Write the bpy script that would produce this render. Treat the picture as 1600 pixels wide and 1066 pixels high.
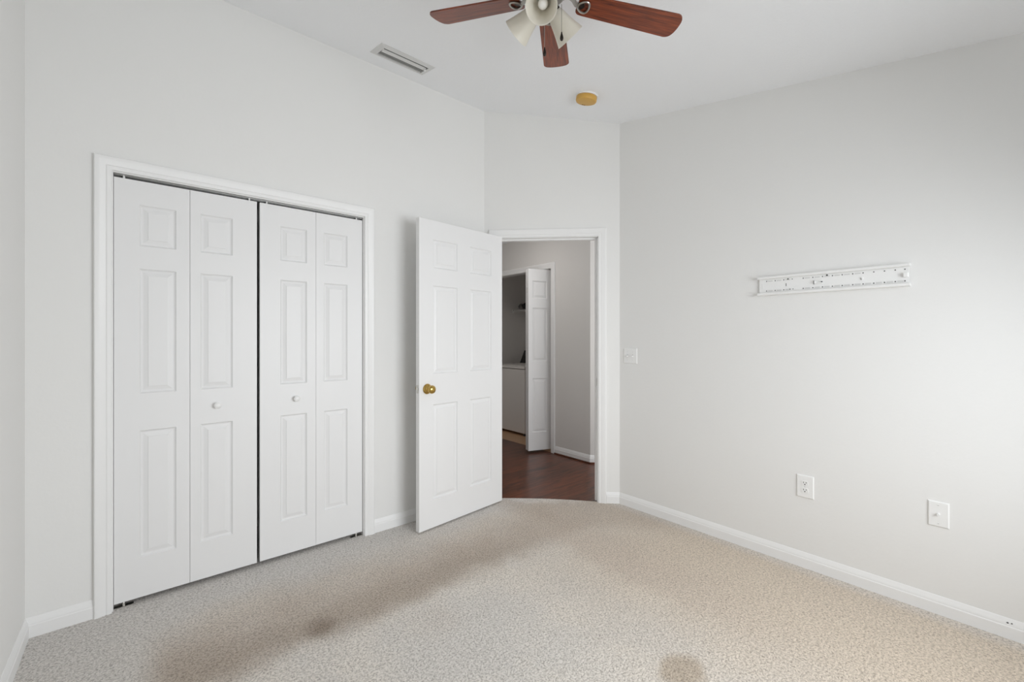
import bpy, bmesh, math, random
from mathutils import Matrix, Vector, noise
for o in list(bpy.data.objects): bpy.data.objects.remove(o)
S = bpy.context.scene
COL = S.collection
PI = math.pi
R = math.radians

# ------------------------------------------------------------------ camera, sky, light, exposure
cam_d = bpy.data.cameras.new('camera'); cam = bpy.data.objects.new('camera', cam_d); COL.objects.link(cam)
cam_d.sensor_fit = 'HORIZONTAL'; cam_d.sensor_width = 36.0
cam_d.lens = 36.0 * 678.0 / 1600.0
cam_d.shift_y = -6.0 / 1600.0
cam_d.clip_start = 0.02
cam.location = (0, 0, 1.27)
cam.rotation_euler = (R(90), 0, math.atan2(0.7596, 0.6503) - R(90))   # level, looking at the far corner
S.camera = cam

W = bpy.data.worlds.new('sky'); S.world = W; W.use_nodes = True
bg = W.node_tree.nodes['Background']; bg.inputs[0].default_value = (0.80, 0.90, 1.0, 1); bg.inputs[1].default_value = 1.0

def area(name, loc, direction, sx, sy, power, col, spread=180):
    d = bpy.data.lights.new(name, 'AREA'); d.shape = 'RECTANGLE'; d.size = sx; d.size_y = sy; d.energy = power; d.color = col; d.spread = R(spread)
    o = bpy.data.objects.new(name, d); COL.objects.link(o); o.location = loc
    o.rotation_euler = Vector(direction).to_track_quat('-Z', 'Y').to_euler(); return o
# daylight entering through the bedroom window (behind the camera) and from the rooms at the hall's far end
area('window_daylight', (1.60, -0.95, 1.28), (-0.25, 1, -0.34), 1.6, 1.30, 63, (0.945, 0.972, 1.0), 150)
area('hall_daylight', (3.75, 1.35, 1.35), (-0.35, 1, 0), 1.0, 1.8, 22, (1.0, 0.97, 0.94))
area('hall_fill_light', (2.70, 3.45, 2.41), (0.25, 0.1, -1), 0.3, 0.3, 5.2, (1.0, 0.96, 0.92))  # added unseen fill light for hall and laundry, without a fixture

vs = S.view_settings
vs.view_transform = 'Standard'; vs.look = 'None'; vs.gamma = 1.0; vs.use_curve_mapping = False
vs.exposure = -0.43
S.cycles.max_bounces = 14; S.cycles.diffuse_bounces = 10
S.cycles.use_denoising = True

# ------------------------------------------------------------------ helpers
def lin(c):
    return tuple(((v/255)/12.92 if v/255 <= 0.04045 else ((v/255+0.055)/1.055)**2.4) for v in c)

class MB:
    """collects shapes into one mesh; M is applied to every added point"""
    def __init__(s, M=None): s.bm = bmesh.new(); s.M = M or Matrix.Identity(4)
    def v(s, p): return s.bm.verts.new(s.M @ Vector(p))
    def f(s, vs, mat=0):
        try: fc = s.bm.faces.new(vs); fc.material_index = mat; return fc
        except ValueError: return None
    def box(s, a, b, mat=0):
        x0, y0, z0 = a; x1, y1, z1 = b
        p = [s.v(q) for q in ((x0,y0,z0),(x1,y0,z0),(x1,y1,z0),(x0,y1,z0),(x0,y0,z1),(x1,y0,z1),(x1,y1,z1),(x0,y1,z1))]
        for q in ((0,3,2,1),(4,5,6,7),(0,1,5,4),(1,2,6,5),(2,3,7,6),(3,0,4,7)): s.f([p[i] for i in q], mat)
        return s
    def cbox(s, a, b, c=0.002, mat=0):
        """box with chamfered edges"""
        t = bmesh.new(); bmesh.ops.create_cube(t, size=1)
        for v in t.verts: v.co = Vector([(a[i]+b[i])/2 + v.co[i]*(b[i]-a[i]) for i in range(3)])
        bmesh.ops.bevel(t, geom=t.edges[:], offset=c, segments=2, affect='EDGES', profile=0.5)
        return s.merge(t, mat)
    def merge(s, t, mat=0):
        mp = {v: s.v(v.co) for v in t.verts}
        for f in t.faces: s.f([mp[v] for v in f.verts], mat)
        t.free(); return s
    def prism(s, poly, ext, mat=0):
        """poly: list of 3-D points, ext: extrusion vector"""
        e = Vector(ext); A = [s.v(p) for p in poly]; B = [s.v(Vector(p)+e) for p in poly]
        s.f(A[::-1], mat); s.f(B, mat); n = len(poly)
        for i in range(n): s.f([A[i], A[(i+1)%n], B[(i+1)%n], B[i]], mat)
        return s
    def lathe(s, prof, n=32, axis='Z', mat=0, M=None):
        M = M or Matrix.Identity(4); rings = []
        for r, h in prof:
            if r < 1e-6: rings.append([s.v(M @ Vector((0,0,h)))]); continue
            rings.append([s.v(M @ Vector((r*math.cos(2*PI*i/n), r*math.sin(2*PI*i/n), h))) for i in range(n)])
        for a, b in zip(rings, rings[1:]):
            for i in range(n):
                j = (i+1) % n
                if len(a) == 1 and len(b) == 1: continue
                if len(a) == 1: s.f([a[0], b[j], b[i]], mat)
                elif len(b) == 1: s.f([a[i], a[j], b[0]], mat)
                else: s.f([a[i], a[j], b[j], b[i]], mat)
        return s
    def tube(s, pts, r, n=10, mat=0, cap=True, closed=False):
        pts = [Vector(p) for p in pts]; rings = []; m = len(pts); up = None
        for i, p in enumerate(pts):
            if closed: t = pts[(i+1)%m] - pts[i-1]
            else: t = pts[min(i+1, m-1)] - pts[max(i-1, 0)]
            t.normalize()
            if up is None: up = t.orthogonal().normalized()
            up = (up - t*up.dot(t)).normalized(); w = t.cross(up)
            rr = r[i] if isinstance(r, (list, tuple)) else r
            rings.append([s.v(p + (up*math.cos(2*PI*k/n) + w*math.sin(2*PI*k/n))*rr) for k in range(n)])
        prs = list(zip(rings, rings[1:])) + ([(rings[-1], rings[0])] if closed else [])
        for a, b in prs:
            for k in range(n): s.f([a[k], a[(k+1)%n], b[(k+1)%n], b[k]], mat)
        if cap and not closed: s.f(rings[0][::-1], mat); s.f(rings[-1], mat)
        return s
    def sweep(s, path, prof, fr, mat=0, cap=True):
        """profile points (a,b) placed by fr(i, a, b) -> 3-D point for each path index"""
        rings = [[s.v(fr(i, a, b)) for a, b in prof] for i in range(path)]; n = len(prof)
        for A, B in zip(rings, rings[1:]):
            for k in range(n): s.f([A[k], A[(k+1)%n], B[(k+1)%n], B[k]], mat)
        if cap: s.f(rings[0][::-1], mat); s.f(rings[-1], mat)
        return s
    def build(s, name, mats, parent=None, smooth=None, loc=None, rot=None):
        bm = s.bm
        bmesh.ops.recalc_face_normals(bm, faces=bm.faces[:])
        if smooth:
            for f in bm.faces: f.smooth = True
            for e in bm.edges:
                if len(e.link_faces) == 2 and e.calc_face_angle(0) > R(smooth): e.smooth = False
        me = bpy.data.meshes.new(name); bm.to_mesh(me); bm.free()
        for m in (mats if isinstance(mats, (list, tuple)) else [mats]): me.materials.append(m)
        o = bpy.data.objects.new(name, me); COL.objects.link(o)
        if parent: o.parent = parent
        if loc: o.location = loc
        if rot: o.rotation_euler = rot
        return o

def tag(o, label, cat, kind=None, group=None):
    o['label'] = label; o['category'] = cat
    if kind: o['kind'] = kind
    if group: o['group'] = group
    return o
def empty(name, loc, rot=(0,0,0), label=None, cat=None, kind=None, group=None):
    o = bpy.data.objects.new(name, None); COL.objects.link(o); o.location = loc; o.rotation_euler = rot
    o.empty_display_size = 0.1
    if label: tag(o, label, cat, kind, group)
    return o

# ------------------------------------------------------------------ materials
def mat(name, col, rough=0.5, metal=0.0, spec=0.5, bump=None, **kw):
    m = bpy.data.materials.new(name); m.use_nodes = True; nt = m.node_tree; b = nt.nodes['Principled BSDF']
    b.inputs['Base Color'].default_value = (*col, 1); b.inputs['Roughness'].default_value = rough
    b.inputs['Metallic'].default_value = metal; b.inputs['Specular IOR Level'].default_value = spec
    for k, v in kw.items(): b.inputs[k].default_value = v
    if bump:
        sc, st, dist, det = bump
        tc = nt.nodes.new('ShaderNodeTexCoord'); n = nt.nodes.new('ShaderNodeTexNoise'); bp = nt.nodes.new('ShaderNodeBump')
        n.inputs['Scale'].default_value = sc; n.inputs['Detail'].default_value = det; n.inputs['Roughness'].default_value = 0.55
        bp.inputs['Strength'].default_value = st; bp.inputs['Distance'].default_value = dist
        nt.links.new(tc.outputs['Object'], n.inputs['Vector']); nt.links.new(n.outputs['Fac'], bp.inputs['Height'])
        nt.links.new(bp.outputs['Normal'], b.inputs['Normal'])
    return m

M_wall = mat('wall_paint', (0.80, 0.798, 0.785), 0.75, spec=0.25, bump=(55, 0.12, 0.004, 3))
M_ceil = mat('ceiling_paint', (0.88, 0.89, 0.905), 0.9, spec=0.15, bump=(90, 0.35, 0.004, 4))
M_trim = mat('trim_paint', (0.84, 0.84, 0.835), 0.38, spec=0.45)
M_door = mat('door_paint', (0.80, 0.80, 0.80), 0.42, spec=0.4, bump=(220, 0.04, 0.001, 2))
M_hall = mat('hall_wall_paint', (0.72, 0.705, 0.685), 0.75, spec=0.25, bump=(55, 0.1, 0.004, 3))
M_plast = mat('white_plastic', (0.84, 0.84, 0.83), 0.35)
M_dark = mat('dark_hole', (0.012, 0.012, 0.012), 0.8)
M_grey = mat('grey_hole', (0.09, 0.09, 0.088), 0.7)
M_brass = mat('polished_brass', (0.55, 0.37, 0.11), 0.12, 1.0)
M_steel = mat('track_steel', (0.42, 0.42, 0.41), 0.4, 1.0)
M_chrome = mat('satin_nickel', (0.62, 0.61, 0.58), 0.28, 1.0)
M_bronze = mat('dark_bronze', (0.035, 0.028, 0.024), 0.35, 0.8)
M_pewter = mat('pewter', (0.42, 0.40, 0.37), 0.32, 1.0)
M_vent = mat('vent_enamel', (0.66, 0.66, 0.65), 0.45)
M_ventdark = mat('vent_louver_dark', (0.26, 0.26, 0.25), 0.6)  # darker grey for the three far louvers
M_yellow = mat('yellowed_plastic', (0.62, 0.36, 0.075), 0.45, bump=(160, 0.2, 0.002, 2))
M_washer = mat('washer_enamel', (0.74, 0.72, 0.69), 0.3)
M_black = mat('black_plastic', (0.02, 0.02, 0.02), 0.45)
M_bundle = mat('grey_fabric', (0.22, 0.21, 0.20), 0.9, bump=(60, 0.6, 0.01, 3))
M_bulb = mat('frosted_bulb', (0.90, 0.89, 0.86), 0.25)
M_shade = mat('alabaster_glass', (0.82, 0.80, 0.73), 0.28, spec=0.5, **{'Transmission Weight': 0.12, 'Subsurface Weight': 0.35, 'Subsurface Radius': (0.02, 0.02, 0.016)})
def glass_shade():
    m = bpy.data.materials.new('alabaster_glass'); m.use_nodes = True; nt = m.node_tree; b = nt.nodes['Principled BSDF']; L = nt.links.new
    b.inputs['Base Color'].default_value = (0.80, 0.78, 0.71, 1); b.inputs['Roughness'].default_value = 0.28
    t = nt.nodes.new('ShaderNodeBsdfTranslucent'); t.inputs[0].default_value = (0.90, 0.87, 0.80, 1)
    x = nt.nodes.new('ShaderNodeMixShader'); x.inputs[0].default_value = 0.45
    L(b.outputs[0], x.inputs[1]); L(t.outputs[0], x.inputs[2]); L(x.outputs[0], nt.nodes['Material Output'].inputs[0]); return m
M_shade = glass_shade()
M_vinyl = mat('tan_vinyl', (0.52, 0.33, 0.20), 0.5)

def wood_blade():
    m = bpy.data.materials.new('cherry_wood'); m.use_nodes = True; nt = m.node_tree; b = nt.nodes['Principled BSDF']; L = nt.links.new
    tc = nt.nodes.new('ShaderNodeTexCoord'); mp = nt.nodes.new('ShaderNodeMapping'); mp.inputs['Scale'].default_value = (3.5, 60, 60)
    n = nt.nodes.new('ShaderNodeTexNoise'); n.inputs['Scale'].default_value = 2.2; n.inputs['Detail'].default_value = 6; n.inputs['Distortion'].default_value = 0.6
    cr = nt.nodes.new('ShaderNodeValToRGB'); e = cr.color_ramp.elements
    e[0].position = 0.30; e[0].color = (*lin((72, 28, 14)), 1); e[1].position = 0.68; e[1].color = (*lin((142, 68, 36)), 1)
    L(tc.outputs['Object'], mp.inputs['Vector']); L(mp.outputs['Vector'], n.inputs['Vector']); L(n.outputs['Fac'], cr.inputs['Fac'])
    L(cr.outputs['Color'], b.inputs['Base Color']); b.inputs['Roughness'].default_value = 0.32
    return m
M_blade = wood_blade()

def plank_floor():
    m = bpy.data.materials.new('dark_wood_planks'); m.use_nodes = True; nt = m.node_tree; b = nt.nodes['Principled BSDF']; L = nt.links.new; N = nt.nodes.new
    tc = N('ShaderNodeTexCoord')
    br = N('ShaderNodeTexBrick'); br.offset = 0.37; br.inputs['Scale'].default_value = 1.0
    br.inputs['Brick Width'].default_value = 1.2; br.inputs['Row Height'].default_value = 0.125; br.inputs['Mortar Size'].default_value = 0.0012
    br.inputs['Color1'].default_value = (0.3, 0.3, 0.3, 1); br.inputs['Color2'].default_value = (0.8, 0.8, 0.8, 1); br.inputs['Mortar'].default_value = (0, 0, 0, 1)
    mp = N('ShaderNodeMapping'); mp.inputs['Scale'].default_value = (2.2, 22, 22)
    n = N('ShaderNodeTexNoise'); n.inputs['Scale'].default_value = 1.6; n.inputs['Detail'].default_value = 7; n.inputs['Distortion'].default_value = 1.2
    mx = N('ShaderNodeMix'); mx.inputs[0].default_value = 0.22
    cr = N('ShaderNodeValToRGB'); e = cr.color_ramp.elements
    e[0].position = 0.34; e[0].color = (*lin((36, 17, 9)), 1); e[1].position = 0.66; e[1].color = (*lin((108, 60, 38)), 1)
    L(tc.outputs['Object'], br.inputs['Vector']); L(tc.outputs['Object'], mp.inputs['Vector']); L(mp.outputs['Vector'], n.inputs['Vector'])
    L(n.outputs['Fac'], mx.inputs[2]); L(br.outputs['Color'], mx.inputs[3]); L(mx.outputs[0], cr.inputs['Fac']); L(cr.outputs['Color'], b.inputs['Base Color'])
    b.inputs['Roughness'].default_value = 0.30
    bp = N('ShaderNodeBump'); bp.inputs['Strength'].default_value = 0.12; bp.inputs['Distance'].default_value = 0.003
    L(n.outputs['Fac'], bp.inputs['Height']); L(bp.outputs['Normal'], b.inputs['Normal'])
    return m
M_plank = plank_floor()

def carpet():
    """beige cut pile with the soiled walkways round where furniture stood"""
    m = bpy.data.materials.new('beige_carpet'); m.use_nodes = True; nt = m.node_tree; b = nt.nodes['Principled BSDF']; L = nt.links.new; N = nt.nodes.new
    tc = N('ShaderNodeTexCoord'); P = tc.outputs['Object']
    def math_(op, a, c=None, clamp=False):
        n = N('ShaderNodeMath'); n.operation = op; n.use_clamp = clamp
        for i, x in enumerate((a, c)):
            if x is None: continue
            if isinstance(x, (int, float)): n.inputs[i].default_value = x
            else: L(x, n.inputs[i])
        return n.outputs[0]
    def noise_(scale, detail=2, dist=0.0, rough=0.5):
        n = N('ShaderNodeTexNoise'); n.inputs['Scale'].default_value = scale; n.inputs['Detail'].default_value = detail
        n.inputs['Distortion'].default_value = dist; n.inputs['Roughness'].default_value = rough
        L(P, n.inputs['Vector']); return n.outputs['Fac']
    def step(x, a, c):
        n = N('ShaderNodeMapRange'); n.interpolation_type = 'SMOOTHSTEP'; n.inputs[1].default_value = a; n.inputs[2].default_value = c
        L(x, n.inputs[0]); return n.outputs[0]
    def mul(*a):
        r = a[0]
        for x in a[1:]: r = math_('MULTIPLY', r, x)
        return r
    def inv(x): return math_('SUBTRACT', 1.0, x)
    def mixc(fac, A, B):
        n = N('ShaderNodeMix'); n.data_type = 'RGBA'
        L(fac, n.inputs[0])
        for s_, x in ((6, A), (7, B)):
            if isinstance(x, tuple): n.inputs[s_].default_value = (*x, 1)
            else: L(x, n.inputs[s_])
        return n.outputs[2]
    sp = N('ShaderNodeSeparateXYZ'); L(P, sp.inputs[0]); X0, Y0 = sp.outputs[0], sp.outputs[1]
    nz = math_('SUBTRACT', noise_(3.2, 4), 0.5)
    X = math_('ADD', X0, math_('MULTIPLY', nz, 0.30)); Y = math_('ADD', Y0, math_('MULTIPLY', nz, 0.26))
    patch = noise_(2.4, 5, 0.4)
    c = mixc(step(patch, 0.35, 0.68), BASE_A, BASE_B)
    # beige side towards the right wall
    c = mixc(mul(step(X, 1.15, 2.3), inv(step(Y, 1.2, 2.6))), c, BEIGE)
    # greyer strip along the closet wall and left wall
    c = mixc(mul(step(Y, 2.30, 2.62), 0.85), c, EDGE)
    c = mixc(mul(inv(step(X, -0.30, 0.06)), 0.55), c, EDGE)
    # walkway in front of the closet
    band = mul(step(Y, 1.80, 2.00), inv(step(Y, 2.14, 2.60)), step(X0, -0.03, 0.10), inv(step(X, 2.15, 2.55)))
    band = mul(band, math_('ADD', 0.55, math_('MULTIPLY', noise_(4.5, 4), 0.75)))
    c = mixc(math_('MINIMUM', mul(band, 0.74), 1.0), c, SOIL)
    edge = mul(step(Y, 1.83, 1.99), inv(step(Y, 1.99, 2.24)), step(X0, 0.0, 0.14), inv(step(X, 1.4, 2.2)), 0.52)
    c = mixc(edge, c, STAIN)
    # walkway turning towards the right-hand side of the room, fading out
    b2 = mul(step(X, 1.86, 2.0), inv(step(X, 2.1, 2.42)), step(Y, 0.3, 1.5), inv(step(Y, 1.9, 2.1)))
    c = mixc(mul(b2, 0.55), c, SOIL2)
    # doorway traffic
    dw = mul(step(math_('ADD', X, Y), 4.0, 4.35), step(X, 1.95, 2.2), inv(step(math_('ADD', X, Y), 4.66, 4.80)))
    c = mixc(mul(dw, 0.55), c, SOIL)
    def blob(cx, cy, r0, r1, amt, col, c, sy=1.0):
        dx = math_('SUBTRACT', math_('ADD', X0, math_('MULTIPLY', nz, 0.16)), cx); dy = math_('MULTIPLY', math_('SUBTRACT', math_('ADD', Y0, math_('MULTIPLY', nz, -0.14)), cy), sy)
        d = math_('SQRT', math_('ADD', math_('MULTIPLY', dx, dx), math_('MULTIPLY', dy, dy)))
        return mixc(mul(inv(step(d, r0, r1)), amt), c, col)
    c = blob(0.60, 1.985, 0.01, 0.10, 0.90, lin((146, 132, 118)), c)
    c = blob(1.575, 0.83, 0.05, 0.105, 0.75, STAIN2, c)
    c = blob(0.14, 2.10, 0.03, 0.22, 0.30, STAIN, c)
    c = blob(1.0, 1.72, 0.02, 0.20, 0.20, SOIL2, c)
    # greyer line against the right-hand baseboard
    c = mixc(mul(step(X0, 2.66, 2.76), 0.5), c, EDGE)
    # tufts
    t1 = noise_(120, 2, 0.6, 0.5); t2 = noise_(300, 2, 0.0, 0.6)
    tuft = math_('ADD', math_('MULTIPLY', t1, 0.65), math_('MULTIPLY', t2, 0.35))
    shade = step(tuft, 0.33, 0.60)
    mm = N('ShaderNodeMix'); mm.data_type = 'RGBA'; mm.blend_type = 'MULTIPLY'; mm.inputs[0].default_value = 1.0
    L(c, mm.inputs[6]); L(mixc(shade, (0.58, 0.57, 0.555), (1.12, 1.12, 1.12)), mm.inputs[7])
    L(mm.outputs[2], b.inputs['Base Color'])
    b.inputs['Roughness'].default_value = 1.0; b.inputs['Specular IOR Level'].default_value = 0.05
    b.inputs['Sheen Weight'].default_value = 0.15
    bp = N('ShaderNodeBump'); bp.inputs['Strength'].default_value = 0.9; bp.inputs['Distance'].default_value = 0.010
    L(tuft, bp.inputs['Height']); L(bp.outputs['Normal'], b.inputs['Normal'])
    return m
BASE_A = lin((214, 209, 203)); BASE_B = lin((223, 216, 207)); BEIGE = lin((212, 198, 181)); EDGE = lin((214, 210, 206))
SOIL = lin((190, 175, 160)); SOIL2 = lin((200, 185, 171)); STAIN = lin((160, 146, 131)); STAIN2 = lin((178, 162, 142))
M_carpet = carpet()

# ------------------------------------------------------------------ room shell
YB, XR, XL, YF = 2.725, 2.785, -0.370, -0.75         # closet wall, right wall, left wall, window wall
AX, AY = 2.046, 2.725; BX, BY = 2.785, 1.986         # ends of the angled doorway wall
q = math.sqrt(0.5)
CZ = lambda y: 2.537 + 0.185*y                       # sloped ceiling
WT = 0.11
TILT = math.atan(0.185)
def ang(s, d, z): return (AX + q*s + q*d, AY - q*s + q*d, z)     # along the angled wall, d = depth towards the hall

# floor (carpet) reaches the doorway of the angled wall
th = [ang(0.1+0.783*i/12, 0.030 + 0.022*math.sin(PI*i/12) - 0.012*i/12, 0) for i in range(13)]
poly = [(XL, YF, 0), (XR, YF, 0), (BX, BY, 0), ang(0.890, 0.0, 0)] + th[::-1] + [ang(0.093, 0, 0), (AX, AY, 0), (1.087, YB, 0), (1.087, 3.325, 0), (-0.10, 3.325, 0), (-0.10, YB, 0), (XL, YB, 0)]
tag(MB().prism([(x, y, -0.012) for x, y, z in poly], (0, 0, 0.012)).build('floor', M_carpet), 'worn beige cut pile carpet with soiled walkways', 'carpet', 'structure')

m = MB(); m.prism([(XL-0.1, YF-0.15, CZ(YF-0.15)), (XL-0.1, YB+0.10, CZ(YB+0.10)), (XL-0.1, YB+0.10, CZ(YB+0.1)+0.1), (XL-0.1, YF-0.15, CZ(YF-0.15)+0.1)], (XR-XL+0.2, 0, 0))
tag(m.build('ceiling', M_ceil), 'white sloped textured ceiling over the bedroom', 'ceiling', 'structure')

# closet wall with its opening
CL0, CL1, CLT = -0.10, 1.087, 2.04
zt = CZ(YB)
m = MB()
m.prism([(XL, YB, 0), (CL0, YB, 0), (CL0, YB, CLT), (CL1, YB, CLT), (CL1, YB, 0), (AX, YB, 0), (AX, YB, zt), (XL, YB, zt)], (0, WT-0.01, 0))
tag(m.build('wall_back', M_wall), 'white wall holding the bifold closet doors', 'wall', 'structure')
m = MB(); m.prism([(XL, YF-0.1, 0), (XL, YB+0.1, 0), (XL, YB+0.1, CZ(YB+0.1)), (XL, YF-0.1, CZ(YF-0.1))], (-0.1, 0, 0))
tag(m.build('wall_left', M_wall), 'white side wall at the left edge of the picture', 'wall', 'structure')
m = MB(); m.prism([(XR, YF-0.1, 0), (XR, BY, 0), (XR, BY, CZ(BY)), (XR, YF-0.1, CZ(YF-0.1))], (WT, 0, 0))
tag(m.build('wall_right', M_wall), 'long white wall with the perforated rail and socket plates', 'wall', 'structure')
# angled wall with the doorway
D0, D1, DT = 0.094, 0.884, 2.05
LW = math.hypot(BX-AX, BY-AY)
m = MB()
pl = [(0, 0), (D0, 0), (D0, DT), (D1, DT), (D1, 0), (LW, 0), (LW, CZ(BY)), (0, CZ(AY))]
m.prism([ang(s, 0, z) for s, z in pl], (q*WT, q*WT, 0))
tag(m.build('wall_angled', M_wall), 'narrow angled white wall around the open doorway', 'wall', 'structure')
# window wall behind the camera
WX0, WX1, WZ0, WZ1 = 0.80, 2.40, 0.62, 1.94
m = MB(); zf = CZ(YF)
m.box((XL, YF-0.12, 0), (WX0, YF, zf)); m.box((WX1, YF-0.12, 0), (XR, YF, zf)); m.box((WX0, YF-0.12, 0), (WX1, YF, WZ0)); m.box((WX0, YF-0.12, WZ1), (WX1, YF, zf))
tag(m.build('wall_front', M_wall), 'white wall with the daylight window behind the camera', 'wall', 'structure')
wn = empty('window_1', ((WX0+WX1)/2, YF-0.06, WZ0), (0,0,0), 'white framed window behind the camera', 'window', 'structure')
hw = (WX1-WX0)/2; hh = WZ1-WZ0
m = MB()
for a, b in (((-hw,-.03,0),(-hw+.045,.03,hh)), ((hw-.045,-.03,0),(hw,.03,hh)), ((-hw+.045,-.03,0),(hw-.045,.03,.045)), ((-hw+.045,-.03,hh-.045),(hw-.045,.03,hh))): m.box(a, b)
m.box((-hw+.045,-.02,hh*.5-.02),(hw-.045,.02,hh*.5+.02))
m.build('window_frame', M_trim, wn)
MB().cbox((-hw-.04, 0.05, -.03), (hw+.04, 0.12, 0.0), 0.004).build('window_sill', M_trim, wn)

# ------------------------------------------------------------------ baseboards and casings
BPROF = [(0, 0), (0.013, 0), (0.013, 0.050), (0.0105, 0.054), (0.0105, 0.062), (0.006, 0.070), (0.0045, 0.078), (0.002, 0.083), (0, 0.083)]
def baseboard(name, p0, p1, n, label, m0=0.0, m1=0.0, M=None, h=1.0):
    """p0..p1 along the wall, n = direction out of the wall, m0/m1 = mitre slope at the ends"""
    p0 = Vector((*p0, 0)); p1 = Vector((*p1, 0)); n = Vector((*n, 0)).normalized(); t = (p1-p0).normalized()
    b = MB()
    b.sweep(2, BPROF, lambda i, a, z: ((p0 + t*(m0*a)) if i == 0 else (p1 - t*(m1*a))) + n*a + Vector((0, 0, z*h)))
    o = b.build(name, M or M_trim, None, 30); return tag(o, label, 'baseboard', 'structure')
baseboard('baseboard_left', (XL, YF), (XL, YB), (1, 0), 'white baseboard along the left side wall', 0, 1)
baseboard('baseboard_back', (XL, YB), (-0.1605, YB), (0, -1), 'short white baseboard between left corner and closet casing', 1, 0)
baseboard('baseboard_back', (1.1435, YB), (AX, YB), (0, -1), 'white baseboard behind the open panelled door', 0, 0.4)
baseboard('baseboard_angled', ang(0.9435, 0, 0)[:2], (BX, BY), (-1, -1), 'tiny white baseboard piece right of the doorway casing', 0, 0.414)
bb = baseboard('baseboard_right', (XR, BY), (XR, YF), (-1, 0), 'long white baseboard along the right wall with two dark nicks', 0.414, 0)
m = MB()
for (y, z, r) in ((0.031, 0.066, 0.0035), (0.019, 0.068, 0.0026)):
    m.lathe([(0, -0.001), (r, 0), (r*0.7, 0.0012), (0, 0.0016)], 10, M=Matrix.Translation((XR-0.0095, y, z)) @ Matrix.Rotation(R(-90), 4, 'Y'))
m.build('paint_chip', M_grey, bb)

CPROF = [(0, 0), (0, 0.009), (0.003, 0.011), (0.016, 0.0125), (0.020, 0.0105), (0.024, 0.0125), (0.040, 0.0155), (0.048, 0.0175), (0.056, 0.0175), (0.060, 0.015), (0.060, 0)]
def casing(mb, fn, s0, s1, zt, w=1.0, mat=0, dk=1.0):
    """mitred casing round an opening; fn(s, d, z) -> point, d = out of the wall"""
    path = [(s0, 0, -1, 0), (s0, zt, -1, 1), (s1, zt, 1, 1), (s1, 0, 1, 0)]
    mb.sweep(4, CPROF, lambda i, a, d: fn(path[i][0] + path[i][2]*a*w, d*dk, path[i][1] + path[i][3]*a*w), mat)
def fnY(s, d, z): return (s, YB-d, z)
t1 = MB(); casing(t1, fnY, CL0, CL1, CLT, dk=1.3)
jt = 0.012
t1.box((CL0, YB, 0), (CL0+0.004, YB+WT-.01, CLT)); t1.box((CL1-0.004, YB, 0), (CL1, YB+WT-.01, CLT)); t1.box((CL0+.004, YB, CLT-0.004), (CL1-.004, YB+WT-.01, CLT))
t1o = tag(t1.build('trim_1', M_trim, None, 30), 'white moulded casing round the bifold closet', 'door casing', 'structure')
def fnA(s, d, z): return ang(s, -d, z)
t2 = MB(); casing(t2, fnA, D0+.004, D1-.002, DT-.004)
JT = 0.018
t2.prism([ang(D0, 0.0, 0), ang(D0+JT-.004, 0.0, 0), ang(D0+JT-.004, WT, 0), ang(D0, WT, 0)], (0, 0, DT-JT))
t2.prism([ang(D1, 0.0, 0), ang(D1-JT+.010, 0.0, 0), ang(D1-JT+.010, WT, 0), ang(D1, WT, 0)], (0, 0, DT-JT))
t2.prism([ang(D0, 0.0, DT-JT+.010), ang(D1, 0, DT-JT+.010), ang(D1, WT, DT-JT+.010), ang(D0, WT, DT-JT+.010)], (0, 0, JT-.010))
# door stops
a0, a1 = D0+JT-.004, D1-JT+.010
t2.prism([ang(a1, 0.040, 0), ang(a1-.012, 0.040, 0), ang(a1-.012, 0.075, 0), ang(a1, 0.075, 0)], (0, 0, DT-JT-.002))
t2.prism([ang(a0, 0.040, 0), ang(a0+.012, 0.040, 0), ang(a0+.012, 0.075, 0), ang(a0, 0.075, 0)], (0, 0, DT-JT-.002))
t2.prism([ang(a0, 0.040, DT-JT-.002), ang(a1, 0.040, DT-JT-.002), ang(a1, 0.075, DT-JT-.002), ang(a0, 0.075, DT-JT-.002)], (0, 0, 0.012))
casing(t2, lambda s, d, z: ang(s, WT+d, z), D0+.004, D1-.002, DT-.004)
t2o = tag(t2.build('trim_2', M_trim, None, 30), 'white moulded casing and jamb of the open doorway', 'door casing', 'structure')
m = MB(); m.prism([ang(a1-.0015, 0.006, 0.895), ang(a1, 0.006, 0.895), ang(a1, 0.034, 0.895), ang(a1-.0015, 0.034, 0.895)], (0, 0, 0.058))
m.build('strike_plate', M_chrome, t2o)

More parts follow.
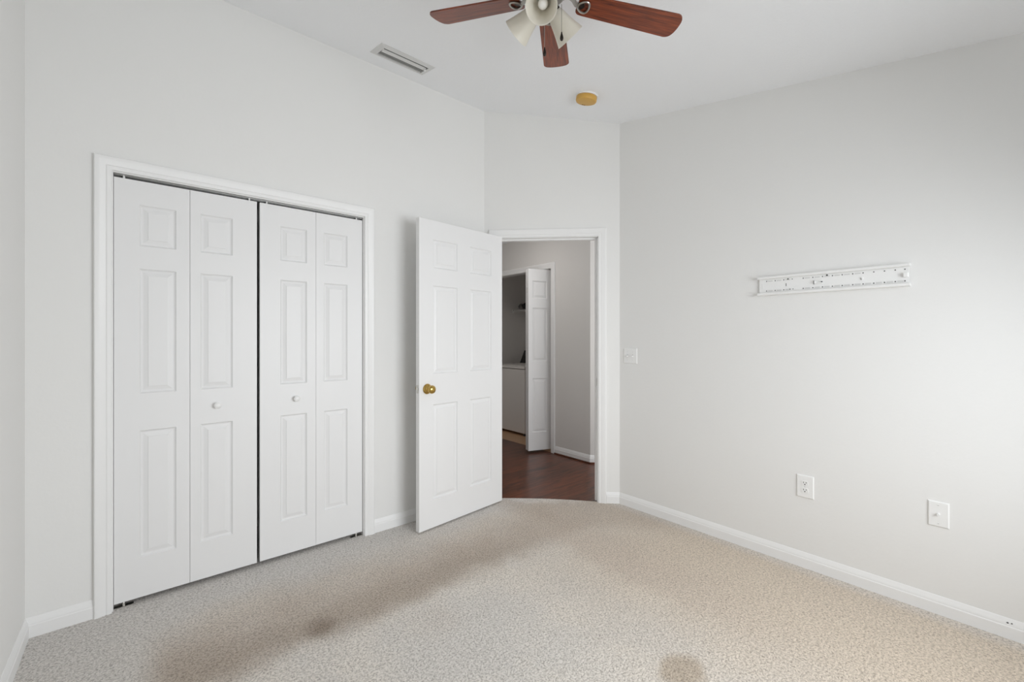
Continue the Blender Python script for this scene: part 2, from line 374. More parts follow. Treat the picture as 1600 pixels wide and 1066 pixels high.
# ------------------------------------------------------------------ panelled doors
def leaf_mesh(w, h, t, panels, x0=0.0, both=True):
    """door leaf: front face at y=0 facing -y, back at y=t; panels = (xa, za, xb, zb) in leaf coordinates"""
    mb = MB()
    xs = sorted({0.0, w} | {p[0] for p in panels} | {p[2] for p in panels}); zs = sorted({0.0, h} | {p[1] for p in panels} | {p[3] for p in panels})
    RING = [(0, 0), (0.002, 0.0030), (0.0055, 0.0080), (0.0095, 0.0100), (0.014, 0.0098), (0.029, 0.0045), (0.0315, 0.0040), (0.0325, 0.0012), (0.036, 0.0008)]
    def side(y, sg):
        for xa, xb in zip(xs, xs[1:]):
            for za, zb in zip(zs, zs[1:]):
                cx, cz = (xa+xb)/2, (za+zb)/2
                if any(p[0] < cx < p[2] and p[1] < cz < p[3] for p in panels): continue
                mb.f([mb.v((x0+xa, y, za)), mb.v((x0+xb, y, za)), mb.v((x0+xb, y, zb)), mb.v((x0+xa, y, zb))])
        for (xa, za, xb, zb) in panels:
            prev = None
            for ins, dep in RING:
                yy = y + sg*dep
                ring = [mb.v((x0+xa+ins, yy, za+ins)), mb.v((x0+xb-ins, yy, za+ins)), mb.v((x0+xb-ins, yy, zb-ins)), mb.v((x0+xa+ins, yy, zb-ins))]
                if prev:
                    for i in range(4): mb.f([prev[i], prev[(i+1)%4], ring[(i+1)%4], ring[i]])
                prev = ring
            mb.f(prev)
    side(0, 1)
    if both: side(t, -1)
    else: mb.f([mb.v((x0, t, 0)), mb.v((x0+w, t, 0)), mb.v((x0+w, t, h)), mb.v((x0, t, h))])
    for (xa, xb) in ((x0, x0), (x0+w, x0+w)): mb.f([mb.v((xa, 0, 0)), mb.v((xb, t, 0)), mb.v((xb, t, h)), mb.v((xa, 0, h))])
    for z in (0, h): mb.f([mb.v((x0, 0, z)), mb.v((x0+w, 0, z)), mb.v((x0+w, t, z)), mb.v((x0, t, z))])
    bmesh.ops.remove_doubles(mb.bm, verts=mb.bm.verts[:], dist=1e-5)
    return mb

LZ0, LZ1 = 0.024, 2.018
BZ = ((0.215, 0.822), (1.000, 1.598), (1.707, 1.904))
def knob_white(parent, x, z):
    prof = [(0, 0), (0.0085, 0), (0.0085, 0.004), (0.0065, 0.008), (0.0075, 0.013), (0.013, 0.017), (0.0165, 0.022), (0.0165, 0.026), (0.013, 0.030), (0.006, 0.0325), (0, 0.033)]
    m = MB(); m.lathe(prof, 28, M=Matrix.Translation((x, 0, z)) @ Matrix.Rotation(R(90), 4, 'X'))
    return m.build('knob', M_plast, parent, 40)
def bifold(x0, xm, x1, pa, pb, knob_x, knob_leaf, label, y=2.737):
    t = empty('door_1', (x0, y, LZ0), (0, 0, 0), label, 'closet door', 'structure')
    A = leaf_mesh(xm-x0-0.0008, LZ1-LZ0, 0.030, [(pa[0]-x0, a-LZ0, pa[1]-x0, b-LZ0) for a, b in BZ]).build('door_leaf', M_door, t)
    B = leaf_mesh(x1-xm-0.0008, LZ1-LZ0, 0.030, [(pb[0]-xm-.0008, a-LZ0, pb[1]-xm-.0008, b-LZ0) for a, b in BZ], xm-x0+0.0008).build('door_leaf', M_door, t)
    k = knob_white((A, B)[knob_leaf], knob_x-x0, 0.914-LZ0)
    for hx in (0.035, x1-x0-0.035):                       # pins that run in the track above
        m = MB(); m.lathe([(0, 0), (0.0045, 0), (0.0045, 0.016), (0.003, 0.019), (0, 0.019)], 12, M=Matrix.Translation((hx, 0.010, LZ1-LZ0)))
        m.build('track_pin', M_plast, t, 40)
    return t
dl = bifold(-0.0945, 0.191, 0.4885, (-0.004, 0.136), (0.234, 0.375), 0.306, 1, 'left white bifold closet door pair beside the left side wall')
dr = bifold(0.5035, 0.799, 1.0805, (0.606, 0.748), (0.843, 0.986), 0.688, 0, 'right white bifold closet door pair nearest the open bedroom door', 2.739)
dr.name = 'door_2'
# bottom bracket at the right jamb and the head track
tr = MB(); tr.box((CL0+.006, YB+0.018, CLT-0.010), (CL1-.006, YB+0.021, CLT-.004)); tr.box((CL0+.006, YB+.018, CLT-.0055), (CL1-.006, YB+.044, CLT-.004)); tr.box((CL0+.006, YB+0.041, CLT-0.010), (CL1-.006, YB+0.044, CLT-.004))
tag(tr.build('door_track', M_steel), 'thin steel track above the bifold closet doors', 'door track')
for x, lb in ((1.045, 'small metal floor pivot bracket under the right closet door'), (-0.06, 'small metal floor pivot bracket under the left closet door')):
    m = MB(); m.box((x-.035, YB+.014, 0.0005), (x+.035, YB+.040, 0.003)); m.lathe([(0, .003), (.006, .003), (.006, .012), (.004, .018), (0, .018)], 14, M=Matrix.Translation((x, YB+.027, 0)))
    tag(m.build('pivot_bracket', M_chrome, None, 40), lb, 'bracket')
# closet interior
m = MB(); y0, y1 = YB+WT-.01, 3.325
m.box((CL0-.1, y0, 0), (CL0, y1, 2.44)); m.box((CL1, y0, 0), (CL1+.1, y1, 2.44)); m.box((CL0, y1, 0), (CL1, y1+.06, 2.44)); m.box((CL0, y0, 2.44), (CL1, y1, 2.5))
tag(m.build('closet_wall', M_wall), 'white walls inside the closed closet', 'wall', 'structure')

# entry door: hinged at the left jamb, swung open towards the closet wall
hx, hy = 2.117, 2.591
ed = empty('door_3', (hx, hy, 0.012), (0, 0, math.atan2(0.1125, 0.9937)), 'white six panel bedroom door standing open with brass knob', 'door', 'structure')
DW, DH, DTK = 0.762, 2.030, 0.035
pz = ((0.185, 0.812), (1.015, 1.600), (1.716, 1.905))
pans = [(c0, a, c1, b) for c0, c1 in ((0.111, 0.318), (0.437, 0.646)) for a, b in pz]
lf = leaf_mesh(DW, DH, DTK, pans, -DW).build('door_leaf', M_door, ed)
kp = [(0, 0), (0.033, 0), (0.034, 0.003), (0.031, 0.008), (0.021, 0.013), (0.016, 0.016), (0.0135, 0.022), (0.0135, 0.028), (0.018, 0.034), (0.0255, 0.042), (0.0275, 0.052), (0.0255, 0.060), (0.018, 0.066), (0.010, 0.068), (0.009, 0.066), (0, 0.066)]
for sgn in (0, 1):
    Mx = Matrix.Translation((-DW+0.062, DTK*sgn, 0.920)) @ Matrix.Rotation(R(90 if sgn == 0 else -90), 4, 'X')
    k = MB().lathe(kp, 36, M=Mx).build('door_knob', M_brass, ed, 40); 
    k['label'] = 'polished brass knob'
m = MB(); m.box((-DW-.0012, 0.005, 0.895), (-DW+.001, 0.030, 0.948)); m.cbox((-DW-.009, 0.011, 0.914), (-DW, 0.024, 0.930), 0.002)
m.build('latch_plate', M_chrome, ed)
for z in (0.20, 1.0, 1.82):
    m = MB(); m.tube([(0.006, 0.038, z-.045), (0.006, 0.038, z+.045)], 0.0065, 12); m.box((-0.03, 0.0345, z-.044), (0.006, 0.0365, z+.044))
    m.build('hinge', M_brass, ed, 40)

# ------------------------------------------------------------------ plates and rail on the right wall (local -y faces the room, +x runs towards the camera)
ROTR = (0, 0, R(-90))
def plate_mesh(w, h, t=0.0055, c=0.004):
    m = MB()
    a = [(-w/2, -h/2), (w/2, -h/2), (w/2, h/2), (-w/2, h/2)]; b = [(-w/2+c, -h/2+c), (w/2-c, -h/2+c), (w/2-c, h/2-c), (-w/2+c, h/2-c)]
    r0 = [m.v((x, 0, z)) for x, z in a]; r1 = [m.v((x, -t*.45, z)) for x, z in a]; r2 = [m.v((x, -t, z)) for x, z in b]
    for A, B in ((r0, r1), (r1, r2)):
        for i in range(4): m.f([A[i], A[(i+1)%4], B[(i+1)%4], B[i]])
    m.f(r2); m.f(r0[::-1]); return m
def screw(parent, x, z, y=-0.0055):
    m = MB(); m.lathe([(0, 0), (0.0032, 0), (0.0026, 0.001), (0, 0.0014)], 14, M=Matrix.Translation((x, y, z)) @ Matrix.Rotation(R(90), 4, 'X'))
    m.box((x-.0028, y-.0016, z-.0004), (x+.0028, y-.0010, z+.0004), 1)
    m.build('screw', [M_plast, M_grey], parent, 40)
sw = empty('light_switch', (XR, 1.889, 1.130), ROTR, 'white double toggle light switch beside the doorway', 'light switch')
plate_mesh(0.116, 0.115).build('cover_plate', M_plast, sw)
for x in (-0.023, 0.023):
    m = MB(); m.box((x-.0055, -.0062, -.012), (x+.0055, -.0050, .012), 1)
    m.prism([(x-.0042, -.005, -.005), (x-.0042, -.018, -.010), (x-.0042, -.0205, -.004), (x-.0042, -.005, .006)], (.0084, 0, 0))
    m.build('toggle', [M_plast, M_vent], sw)
    for z in (-0.030, 0.030): screw(sw, x, z)
ot = empty('power_outlet', (XR, 0.766, 0.446), ROTR, 'white duplex power outlet low on the right wall', 'power outlet')
plate_mesh(0.082, 0.123).build('cover_plate', M_plast, ot)
for z in (-0.0195, 0.0195):
    m = MB()
    pts = [(0.0165*math.cos(a), 0.0140*math.sin(a)) for a in [i*2*PI/32 for i in range(32)]]
    pts = [(max(-.0165, min(.0165, x*1.15)), max(-.0125, min(.0125, zz*1.1))) for x, zz in pts]
    m.prism([(x, -.0052, z+zz) for x, zz in pts], (0, -.0025, 0))
    for x, w_, h_ in ((-.0064, .0022, .0085), (.0064, .0022, .0070)): m.box((x-w_/2, -.0081, z+.0035-h_/2), (x+w_/2, -.0070, z+.0035+h_/2), 1)
    m.lathe([(0, 0), (0.0028, 0), (0.0028, 0.0006), (0, 0.0006)], 14, mat=1, M=Matrix.Translation((0, -.0077, z-.0065)) @ Matrix.Rotation(R(90), 4, 'X'))
    m.build('receptacle', [M_plast, M_dark], ot)
screw(ot, 0, 0)
cx = empty('cable_plate', (XR, 0.240, 0.457), ROTR, 'white cable jack wall plate, rightmost plate low on the wall', 'wall plate')
plate_mesh(0.071, 0.1155).build('cover_plate', M_plast, cx)
m = MB(); m.lathe([(0, 0), (0.0065, 0), (0.0065, 0.003), (0.0048, 0.003), (0.0048, 0.012), (0.0030, 0.012), (0.0030, 0.0105), (0, 0.0105)], 6*3, M=Matrix.Translation((0, -.0055, 0)) @ Matrix.Rotation(R(90), 4, 'X'))
m.build('jack', M_plast, cx, 30)
for z in (-0.042, 0.042): screw(cx, 0, z)

# perforated wall rail
RL = 0.667
rl = empty('wall_rail', (XR, 1.002, 1.513), ROTR, 'white perforated mounting rail screwed high on the right wall', 'mounting rail')
H_ = 0.109
m = MB(); m.box((0.006, -0.010, 0.014), (RL-.004, -0.006, H_-0.014))
# recessed slots painted as flat greyer strips between the holes, and the hole dots
xs = [0.045, 0.090, 0.134, 0.229, 0.274, 0.318, 0.362, 0.404, 0.448, 0.490, 0.532, 0.573, 0.613, 0.648]
for i, x in enumerate(xs):
    for z in (0.026, H_-0.027):
        m.lathe([(0, 0), (0.0030, 0), (0.0030, 0.0006), (0, 0.0006)], 10, mat=1, M=Matrix.Translation((x, -.010, z)) @ Matrix.Rotation(R(90), 4, 'X'))
    if i < len(xs)-1 and i % 1 == 0:
        m.box((x+.008, -.0104, 0.0215), (min(x+.032, xs[i+1]-.005), -.010, 0.0300), 2)
        if i < 9: m.box((x+.008, -.0104, H_-.0305), (min(x+.032, xs[i+1]-.005), -.010, H_-.0240), 2)
for x, z, r in ((0.155, H_-.024, .0042), (0.165, 0.027, .003), (0.338, H_-.022, .0046), (0.176, H_-.026, .0026), (0.180, 0.027, .0024)):
    m.lathe([(0, 0), (r, 0), (r, 0.0006), (0, 0.0006)], 12, mat=1, M=Matrix.Translation((x, -.010, z)) @ Matrix.Rotation(R(90), 4, 'X'))
m.box((0.022, -.0112, 0.040), (0.025, -.010, 0.068)); m.box((0.144, -.0108, 0.046), (0.147, -.010, 0.062), 1)
# slotted key in the middle
m.box((0.282, -.020, 0.046), (0.286, -.010, 0.062)); m.box((0.286, -.020, 0.046), (0.316, -.010, 0.050)); m.box((0.286, -.020, 0.058), (0.316, -.010, 0.062)); m.box((0.277, -.0108, .044), (.282, -.010, .064), 1)
m.lathe([(0, 0), (0.0034, 0), (0.0034, 0.0006), (0, 0.0006)], 12, mat=1, M=Matrix.Translation((0.316, -.0146, 0.054)) @ Matrix.Rotation(R(90), 4, 'X'))
m.box((0.484, -.016, 0.048), (0.490, -.010, 0.060)); m.box((0.481, -.0108, .047), (.484, -.010, .056), 1)
m.build('back_plate', [M_plast, M_grey, M_vent], rl)
for nm, z0, s in (('flange', 0.0, 1), ('flange', H_, -1)):
    m = MB(); pr = [(0.0, 0.0), (-0.018, 0.0), (-0.0215, 0.003*s), (-0.0215, 0.013*s), (-0.018, 0.0155*s), (-0.008, 0.0155*s), (-0.008, 0.0125*s), (0.0, 0.0125*s)]
    pr = [(a-.006 if a < 0 else a, b) for a, b in pr]
    m.sweep(2, pr, lambda i, a, b: ((0.0 if i == 0 else RL), a, z0+b))
    m.build(nm, M_plast, rl, 30)
for x in (0.012, 0.330, 0.640):     # stand-offs to the wall
    m = MB(); m.box((x-.006, -.0065, 0.044), (x+.006, 0, 0.064)); m.build('wall_spacer', M_plast, rl)
m = MB(); m.cbox((RL-.024, -.024, 0.043), (RL-.006, -.010, 0.064), 0.002); m.build('end_stop', M_plast, rl)

# ------------------------------------------------------------------ ceiling fittings
def on_ceiling(x, y): return (x, y, CZ(y))
sd = empty('smoke_detector', on_ceiling(2.263, 1.875), (TILT, 0, 0), 'round yellowed smoke detector on the ceiling above the doorway', 'smoke detector')
MB().lathe([(0, 0), (0.073, 0), (0.074, -0.004), (0.073, -0.010), (0, -0.010)], 48).build('base_ring', M_plast, sd, 40)
m = MB(); m.lathe([(0, -0.010), (0.066, -0.010), (0.069, -0.014), (0.069, -0.034), (0.066, -0.040), (0.060, -0.0425), (0.0, -0.044)], 48)
m.build('cover', M_yellow, sd, 40)
for a in (R(52), R(68)):
    m = MB(); m.lathe([(0, 0), (0.005, 0), (0.004, -.0025), (0, -.003)], 12, M=Matrix.Translation((0.048*math.cos(a), 0.048*math.sin(a), -0.0425))); m.build('test_button', mat('brown_plastic', (0.28, 0.14, 0.03), 0.5), sd, 40)

vt = empty('air_vent', on_ceiling(1.243, 2.492), (TILT, 0, 0), 'white rectangular air vent with grey louvers on the ceiling', 'air vent')
m = MB(); ow, oh, iw, ih = 0.178, 0.086, 0.148, 0.055
m.sweep(5, [(0, 0), (1, 0)], lambda i, a, b: (((ow, iw)[int(a)])*((-1, 1, 1, -1, -1)[i]), ((oh, ih)[int(a)])*((-1, -1, 1, 1, -1)[i]), -0.010 if a else -0.003), cap=False)
m.sweep(5, [(0, 0), (1, 0)], lambda i, a, b: (ow*((-1, 1, 1, -1, -1)[i]), oh*((-1, -1, 1, 1, -1)[i]), -0.003 if a else 0.0), cap=False)
m.sweep(5, [(0, 0), (1, 0)], lambda i, a, b: (iw*((-1, 1, 1, -1, -1)[i]), ih*((-1, -1, 1, 1, -1)[i]), -0.010 if a else 0.0), cap=False)
m.build('frame', M_vent, vt)
MB().box((-iw, -ih, -0.0015), (iw, ih, -0.0005)).build('duct_dark_sheet', M_dark, vt)  # flat black sheet stands in for the shaded duct hollow
def louver(y, tilt, w, nm, mt, drop=0.006):
    m = MB(); pr = []
    for i in range(9):
        a = -0.5 + i/8; pr.append((a*w, 0.010*(a*a)*4*0.3))
    top = [(a, b+0.0014) for a, b in pr][::-1]
    ct, st = math.cos(tilt), math.sin(tilt)
    m.sweep(2, pr+top, lambda i, a, b: ((-iw+.003) if i == 0 else (iw-.003), y + a*ct - b*st, -drop + a*st + b*ct))
    return m.build(nm, mt, vt, 40)
louver(0.045, R(14), 0.019, 'louver', M_ventdark, 0.006); louver(0.027, R(14), 0.019, 'louver', M_ventdark, 0.006)
louver(0.009, R(14), 0.019, 'louver', M_ventdark, 0.006)
louver(-0.017, R(-14), 0.030, 'louver', M_vent, 0.010)
m = MB(); m.lathe([(0, 0), (0.007, 0), (0.008, 0.004), (0.005, 0.010), (0, 0.011)], 16, M=Matrix.Translation((iw-.004, -0.020, -0.013)) @ Matrix.Rotation(R(-90), 4, 'Y')); m.build('damper_lever', M_plast, vt, 40)

# ------------------------------------------------------------------ ceiling fan (mounted flush, square to the sloped ceiling)
fan = empty('ceiling_fan', (1.190, 1.142, CZ(1.142)), (TILT, 0, 0), 'five blade cherry wood ceiling fan with three white glass lights', 'ceiling fan')
ZB = -0.1756
MB().lathe([(0, 0), (0.085, 0), (0.088, -0.01), (0.078, -0.040), (0.060, -0.052), (0, -0.052)], 40).build('canopy', M_bronze, fan, 40)
MB().lathe([(0, -0.050), (0.060, -0.050), (0.092, -0.060), (0.100, -0.080), (0.100, -0.122), (0.090, -0.142), (0.060, -0.152), (0, -0.152)], 40).build('motor_housing', M_bronze, fan, 40)
MB().lathe([(0, -0.150), (0.058, -0.150), (0.060, -0.156), (0.060, -0.172), (0.054, -0.178), (0, -0.178)], 40).build('flywheel', M_pewter, fan, 40)
def blade_mesh():
    m = MB(); r0, r1 = 0.118, 0.540; out = []
    n = 14
    for i in range(n+1):                       # outline of one edge, root to tip
        t = i/n; r = r0 + (r1-r0-0.03)*t; out.append((r, 0.050 + 0.0125*t))
    cr = 0.030
    for i in range(1, 8):
        a = i/8*PI/2; out.append((r1-cr-.004+math.sin(a)*cr, 0.0625-cr+math.cos(a)*cr))
    tip = [(r1 + 0.004*(1-((y)/0.04)**2) - .004, y) for y in (0.03, 0.018, 0.006, -0.006, -0.018, -0.03)]
    root = [(r0+0.022-0.022*math.sin(i/6*PI/2), 0.028+0.022*math.cos(i/6*PI/2)) for i in range(7)]
    out[0] = (r0+0.024, 0.0505)
    edge = [(r0-.001, 0.0)] + root[::-1] + out + tip + [(x, -y) for x, y in out[::-1]] + [(x, -y) for x, y in root]
    m.prism([(x, y, -0.003) for x, y in edge], (0, 0, 0.006))
    return m
for k in (1, 0, -1, 2, -2):
    a = R(40.732 + 72*k)
    bl = blade_mesh().build('blade', M_blade, fan, None, (0, 0, ZB), (R(-8.86), 0, 0))
    bl.rotation_mode = 'XYZ'; bl.rotation_euler = (Matrix.Rotation(a, 4, 'Z') @ Matrix.Rotation(R(-8.86), 4, 'X')).to_euler()
    ir = MB()
    ir.sweep(5, [(-.011, -.003), (.011, -.003), (.011, .003), (-.011, .003)], lambda i, w_, t_: ((0.045, 0.075, 0.095, 0.108, 0.122)[i], w_, (0.026, 0.025, 0.014, -0.002, -0.0075)[i] + t_))
    heart = [(0.117 + 0.0230*(1-math.cos(u)), 0.027*math.sin(u)*(1-0.30*math.cos(u))) for u in [i*2*PI/28 for i in range(28)]]
    ir.tube([(x, y, -0.0075) for x, y in heart], 0.0042, 8, closed=True)
    ir.build('blade_iron', M_pewter, bl, 40)
    pd = MB(); pd.prism([(0.118 + 0.0135*(1-math.cos(u)), 0.0165*math.sin(u), -0.0058) for u in [i*2*PI/24 for i in range(24)]], (0, 0, 0.0027)); pd.build('iron_shadow', M_bronze, bl)  # dark pad stands in for the shadow inside the iron loop
# switch housing and light kit
kx, ky = -0.0075, 0.0065
MB(Matrix.Translation((kx, ky, 0))).lathe([(0, -0.176), (0.042, -0.176), (0.044, -0.184), (0.044, -0.205), (0.034, -0.220), (0.020, -0.226), (0.012, -0.232), (0, -0.234)], 36).build('switch_housing', M_bronze, fan, 40)
SH_D, SH_RHO, SH_TAU, SH_L = 0.1055, 0.126, R(37), 0.108
for k, lb in ((0, 'front'), (-1, 'left'), (1, 'right')):
    a = R(-135.94 + 120*k); h = Vector((math.cos(a), math.sin(a), 0)); ax = h*math.cos(SH_TAU) + Vector((0, 0, -math.sin(SH_TAU)))
    Oc = Vector((kx, ky, ZB-SH_D)) + h*SH_RHO; neck = Oc - ax*SH_L
    Mx = Matrix.Translation(neck) @ ax.to_track_quat('Z', 'Y').to_matrix().to_4x4()
    arm = MB(); arm.tube([Vector((kx, ky, ZB-0.022)) + h*0.030, neck - ax*0.012], 0.009, 12); arm.lathe([(0, -0.018), (0.018, -0.018), (0.026, -0.012), (0.0275, 0.003), (0.025, 0.003), (0.022, -0.001), (0, -0.001)], 28, M=Mx)
    arm.build('light_arm', M_bronze, fan, 40)
    sh = MB(); L_ = SH_L
    outp = [(0.024, 0.0), (0.029, 0.006), (0.034, 0.025), (0.040, 0.050), (0.047, 0.075), (0.0565, L_-.003), (0.0580, L_)]
    inp = [(r-0.0035, z) for r, z in outp[::-1]]; inp[0] = (0.0560, L_)
    sh.lathe(outp+inp+[(0.0, 0.004)], 48, M=Mx)
    so = sh.build('glass_shade', M_shade, fan, 50)
    MB().lathe([(0, 0.012), (0.013, 0.014), (0.014, 0.030), (0.0150, 0.036), (0.0175, 0.048), (0.0182, 0.056), (0.0160, 0.066), (0.010, 0.073), (0, 0.0755)], 28, M=Mx).build('bulb', M_bulb, fan, 60)
# pull chains hang plumb
def chain(p_top, z_len, nm='pull_chain'):
    g = MB(); n = int(z_len/0.0036)
    for i in range(n): 
        g.lathe([(0, 0.0013), (0.0013, 0), (0, -0.0013)], 6, M=Matrix.Translation((0, 0, -0.0036*i)))
    g.tube([(0, 0, 0), (0, 0, -z_len)], 0.0010, 5)
    c = g.build(nm, M_pewter, fan, 60, p_top, (-TILT, 0, 0))
    f = MB().lathe([(0, 0.002), (0.0022, 0), (0.003, -0.006), (0.0062, -0.018), (0.0068, -0.024), (0.0050, -0.031), (0, -0.034)], 18)
    fo = f.build('chain_fob', M_bronze, c, 50, (0, 0, -z_len)); return c
chain((0.030, -0.046, ZB-0.028), 0.106)
chain((0.001, 0.013, ZB-0.055), 0.130)

# ------------------------------------------------------------------ hall beyond the doorway
HX = 3.475; HZ = 2.44
hall = [ang(-0.02, 0.0, 0), ang(1.07, 0.0, 0), (XR+WT, 1.0, 0), (5.2, 0.2, 0), (5.2, 1.0, 0), (HX+0.03, 2.84, 0), (HX+.11, 3.0, 0), (HX+.11, 5.2, 0), (2.25, 5.2, 0), (2.25, 2.80, 0)]
tag(MB().prism([(x, y, -0.030) for x, y, z in hall], (0, 0, 0.017)).build('hall_floor', M_plank), 'dark reddish brown plank floor of the hall', 'floor', 'structure')
tag(MB().prism([(x, y, HZ) for x, y, z in [(2.25, 2.9, 0), (2.05, 2.9, 0), (2.95, 1.95, 0), (2.9, 0.2, 0), (5.2, 0.2, 0), (5.2, 5.2, 0), (2.25, 5.2, 0)]], (0, 0, 0.06)).build('hall_ceiling', M_ceil), 'white flat ceiling of the hall', 'ceiling', 'structure')
LO0, LO1, LOT = 3.385, 4.86, 2.04
hz0 = -0.013
m = MB()
m.prism([(HX, 2.835, hz0), (HX, LO0, hz0), (HX, LO0, LOT), (HX, LO1, LOT), (HX, LO1, hz0), (HX, 5.2, hz0), (HX, 5.2, HZ), (HX, 2.835, HZ)], (0.10, 0, 0))
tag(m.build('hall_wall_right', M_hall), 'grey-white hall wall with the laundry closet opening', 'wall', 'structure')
m = MB(); m.prism([(HX, 2.835, hz0), (HX+1.6, 1.235, hz0), (HX+1.7, 1.335, hz0), (HX+.10, 2.935, hz0)], (0, 0, HZ-hz0))
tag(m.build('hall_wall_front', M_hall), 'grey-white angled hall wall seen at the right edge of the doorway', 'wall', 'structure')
m = MB(); m.box((2.15, 2.95, hz0), (2.25, 5.2, HZ)); m.box((2.15, 5.2, hz0), (4.7, 5.3, HZ))
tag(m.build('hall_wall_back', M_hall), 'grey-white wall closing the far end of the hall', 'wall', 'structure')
def hb(name, p0, p1, n, lb, m0=0, m1=0):
    o = baseboard(name, p0, p1, n, lb, m0, m1); o.location.z = hz0; return o
hb('hall_baseboard_right', (HX, 3.323), (HX, 2.835), (-1, 0), 'white baseboard of the hall wall', 0, -0.414)
hb('hall_baseboard_front', (HX, 2.835), (HX+1.5, 1.335), (-1, -1), 'white baseboard of the angled hall wall', -0.414, 0)
for nm, p0, p1, n in (('hall_trim_1', (HX-.013, 3.323), (HX-.013, 2.830), (-1, 0)), ('hall_trim_2', (HX-.013, 2.830), (HX+1.48, 1.33), (-1, -1))):
    P0, P1, n_ = Vector((*p0, 0)), Vector((*p1, 0)), Vector((*n, 0)).normalized()
    b_ = MB(); b_.sweep(2, [(0, 0), (0.010, 0), (0.010, 0.006), (0.006, 0.012), (0, 0.014)], lambda i, a, z: (P0 if i == 0 else P1) + n_*a + Vector((0, 0, hz0+z)))
    tag(b_.build(nm, M_plank, None, 30), 'dark wood shoe moulding under the %s hall baseboard' % ('straight' if nm.endswith('1') else 'angled'), 'shoe moulding', 'structure')
t3 = MB(); casing(t3, lambda s, d, z: (HX-d, s, z+hz0), LO0, LO1, LOT-hz0)
t3.box((HX, LO0, hz0), (HX+.10, LO0+.004, LOT)); t3.box((HX, LO1-.004, hz0), (HX+.10, LO1, LOT)); t3.box((HX, LO0+.004, LOT-.004), (HX+.10, LO1-.004, LOT))
tag(t3.build('trim_3', M_trim, None, 30), 'white casing round the laundry closet opening', 'door casing', 'structure')
# folded bifold door of the laundry closet
ld = empty('door_4', (3.512, 3.428, 0.012), (0, 0, R(-19.5)), 'white bifold laundry door folded open in the hall', 'closet door', 'structure')
lw = 0.275
pz4 = [(0.20, 0.80), (0.99, 1.585), (1.69, 1.885)]
leaf_mesh(lw, 2.015, 0.028, [(0.048, a, 0.226, b) for a, b in pz4], -lw).build('door_leaf', M_door, ld)
l2 = leaf_mesh(lw, 2.015, 0.028, [(0.048, a, 0.226, b) for a, b in pz4], -lw); l2.build('door_leaf', M_door, ld, None, (0.0, 0.036, 0), (0, 0, R(-4)))
m = MB(); m.tube([(-lw-.002, 0.031, 1.75), (-lw-.002, 0.031, 1.81)], 0.005, 10); m.build('hinge', M_chrome, ld, 40)

# laundry closet
LY0, LY1, LXB = 3.25, 4.965, 4.56
tag(MB().box((HX, LY0, -0.032), (LXB, LY1, -0.0125)).build('laundry_floor', M_vinyl), 'tan vinyl floor of the laundry closet', 'floor', 'structure')
m = MB(); m.box((HX+.10, LY1, hz0), (LXB, LY1+.1, HZ)); m.box((LXB, LY0-.1, hz0), (LXB+.1, LY1+.1, HZ)); m.box((HX+.10, LY0-.1, hz0), (LXB, LY0, HZ)); 
tag(m.build('laundry_wall', M_hall), 'grey walls inside the laundry closet', 'wall', 'structure')
ws = empty('washing_machine', (3.75, 4.475, hz0), (0, 0, 0), 'white top loading washing machine in the laundry closet', 'washing machine')
mw = MB(); mw.cbox((0, -.345, 0.035), (0.66, .345, 0.862), 0.008); mw.build('cabinet', M_washer, ws)
MB().cbox((-0.006, -.347, 0.868), (0.662, .347, 0.900), 0.008).build('top_panel', M_washer, ws)
MB().cbox((0.05, -.26, 0.900), (0.48, .26, 0.908), 0.003).build('lid', M_washer, ws)
m = MB(); m.prism([(0.53, -.345, 0.9), (0.66, -.345, 0.9), (0.66, -.345, 1.08), (0.62, -.345, 1.085)], (0, .690, 0)); m.build('control_console', M_black, ws)
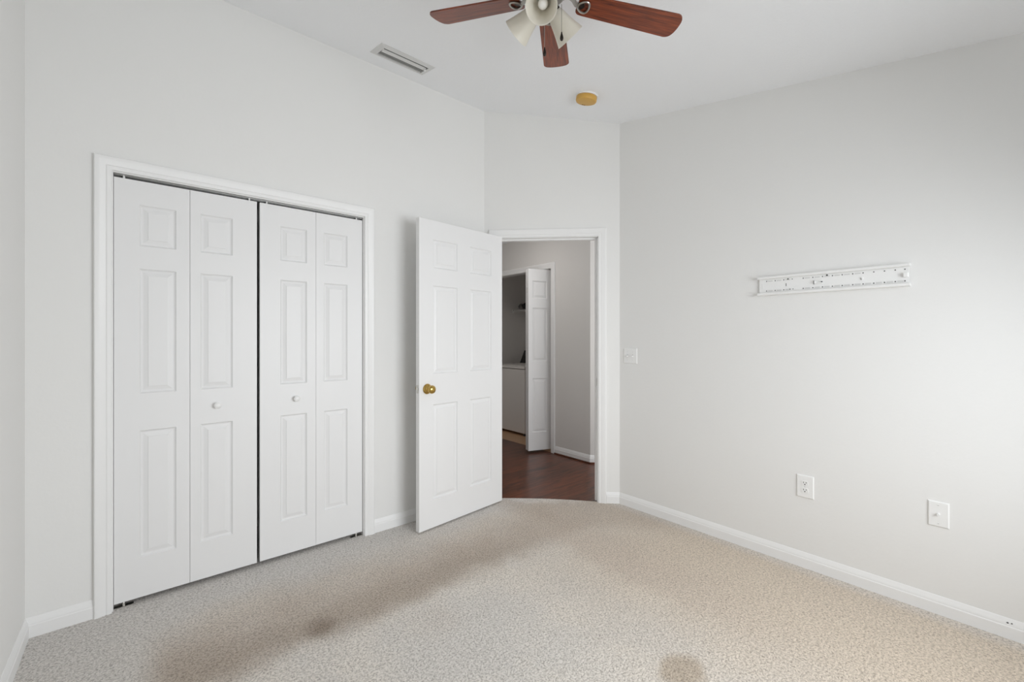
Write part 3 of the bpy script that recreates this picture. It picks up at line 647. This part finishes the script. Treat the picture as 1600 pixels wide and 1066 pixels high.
for x, y in ((0.04, -.3), (0.04, .3), (0.62, -.3), (0.62, .3)):
    MB().lathe([(0, 0), (0.02, 0), (0.02, 0.012), (0.010, 0.016), (0.010, 0.040), (0, 0.040)], 16, M=Matrix.Translation((x, y, 0))).build('foot', M_black, ws, 40)
# wire shelf
wsf = empty('wire_shelf', (4.27, LY1, 1.655), (0, 0, 0), 'white wire shelf above the washing machine', 'shelf')
m = MB(); 
for i in range(8): m.tube([(0.01 + 0.038*i, -0.012, 0.018), (0.01 + 0.038*i, -1.69, 0.018)], 0.003, 6)
m.tube([(0.0, -0.012, -0.008), (0.0, -1.69, -0.008)], 0.003, 6)
for i in range(56):
    y = -0.02 - 0.030*i; m.tube([(0.28, y, 0.021), (0.002, y, 0.021), (0.0, y, -0.008)], 0.0015, 5)
m.build('wire_deck', M_plast, wsf)
m = MB(); m.cbox((-0.016, -0.014, -0.030), (0.014, 0, 0.030), 0.003); m.lathe([(0, 0), (.006, 0), (.005, .002), (0, .002)], 12, mat=1, M=Matrix.Translation((0, -.014, .018)) @ Matrix.Rotation(R(90), 4, 'X'))
m.build('end_bracket', [M_plast, M_grey], wsf)
# dark bundle lying on the shelf
random.seed(5)
bu = empty('cloth_bundle', (4.41, 4.80, 1.6795), (0, 0, 0), 'small black and grey bundle lying on the laundry wire shelf', 'bundle')
def lump(nm, c, r, mt, seed):
    t = bmesh.new(); bmesh.ops.create_icosphere(t, subdivisions=3, radius=1)
    for v in t.verts:
        n_ = 1 + 0.28*noise.noise(v.co*1.9 + Vector((seed, 0, 0))) + 0.12*noise.noise(v.co*5 + Vector((0, seed, 0)))
        v.co = Vector((v.co.x*r[0]*n_, v.co.y*r[1]*n_, max(-0.9, v.co.z*n_)*r[2]))
    mn = min(v.co.z for v in t.verts)
    for v in t.verts: v.co += Vector(c) - Vector((0, 0, mn))
    MB().merge(t).build(nm, mt, bu, 80)
lump('black_wrap', (0.0, -0.02, 0), (0.10, 0.085, 0.062), M_black, 1.0)
lump('grey_fold', (-0.065, 0.055, 0), (0.045, 0.040, 0.048), M_bundle, 4.0)
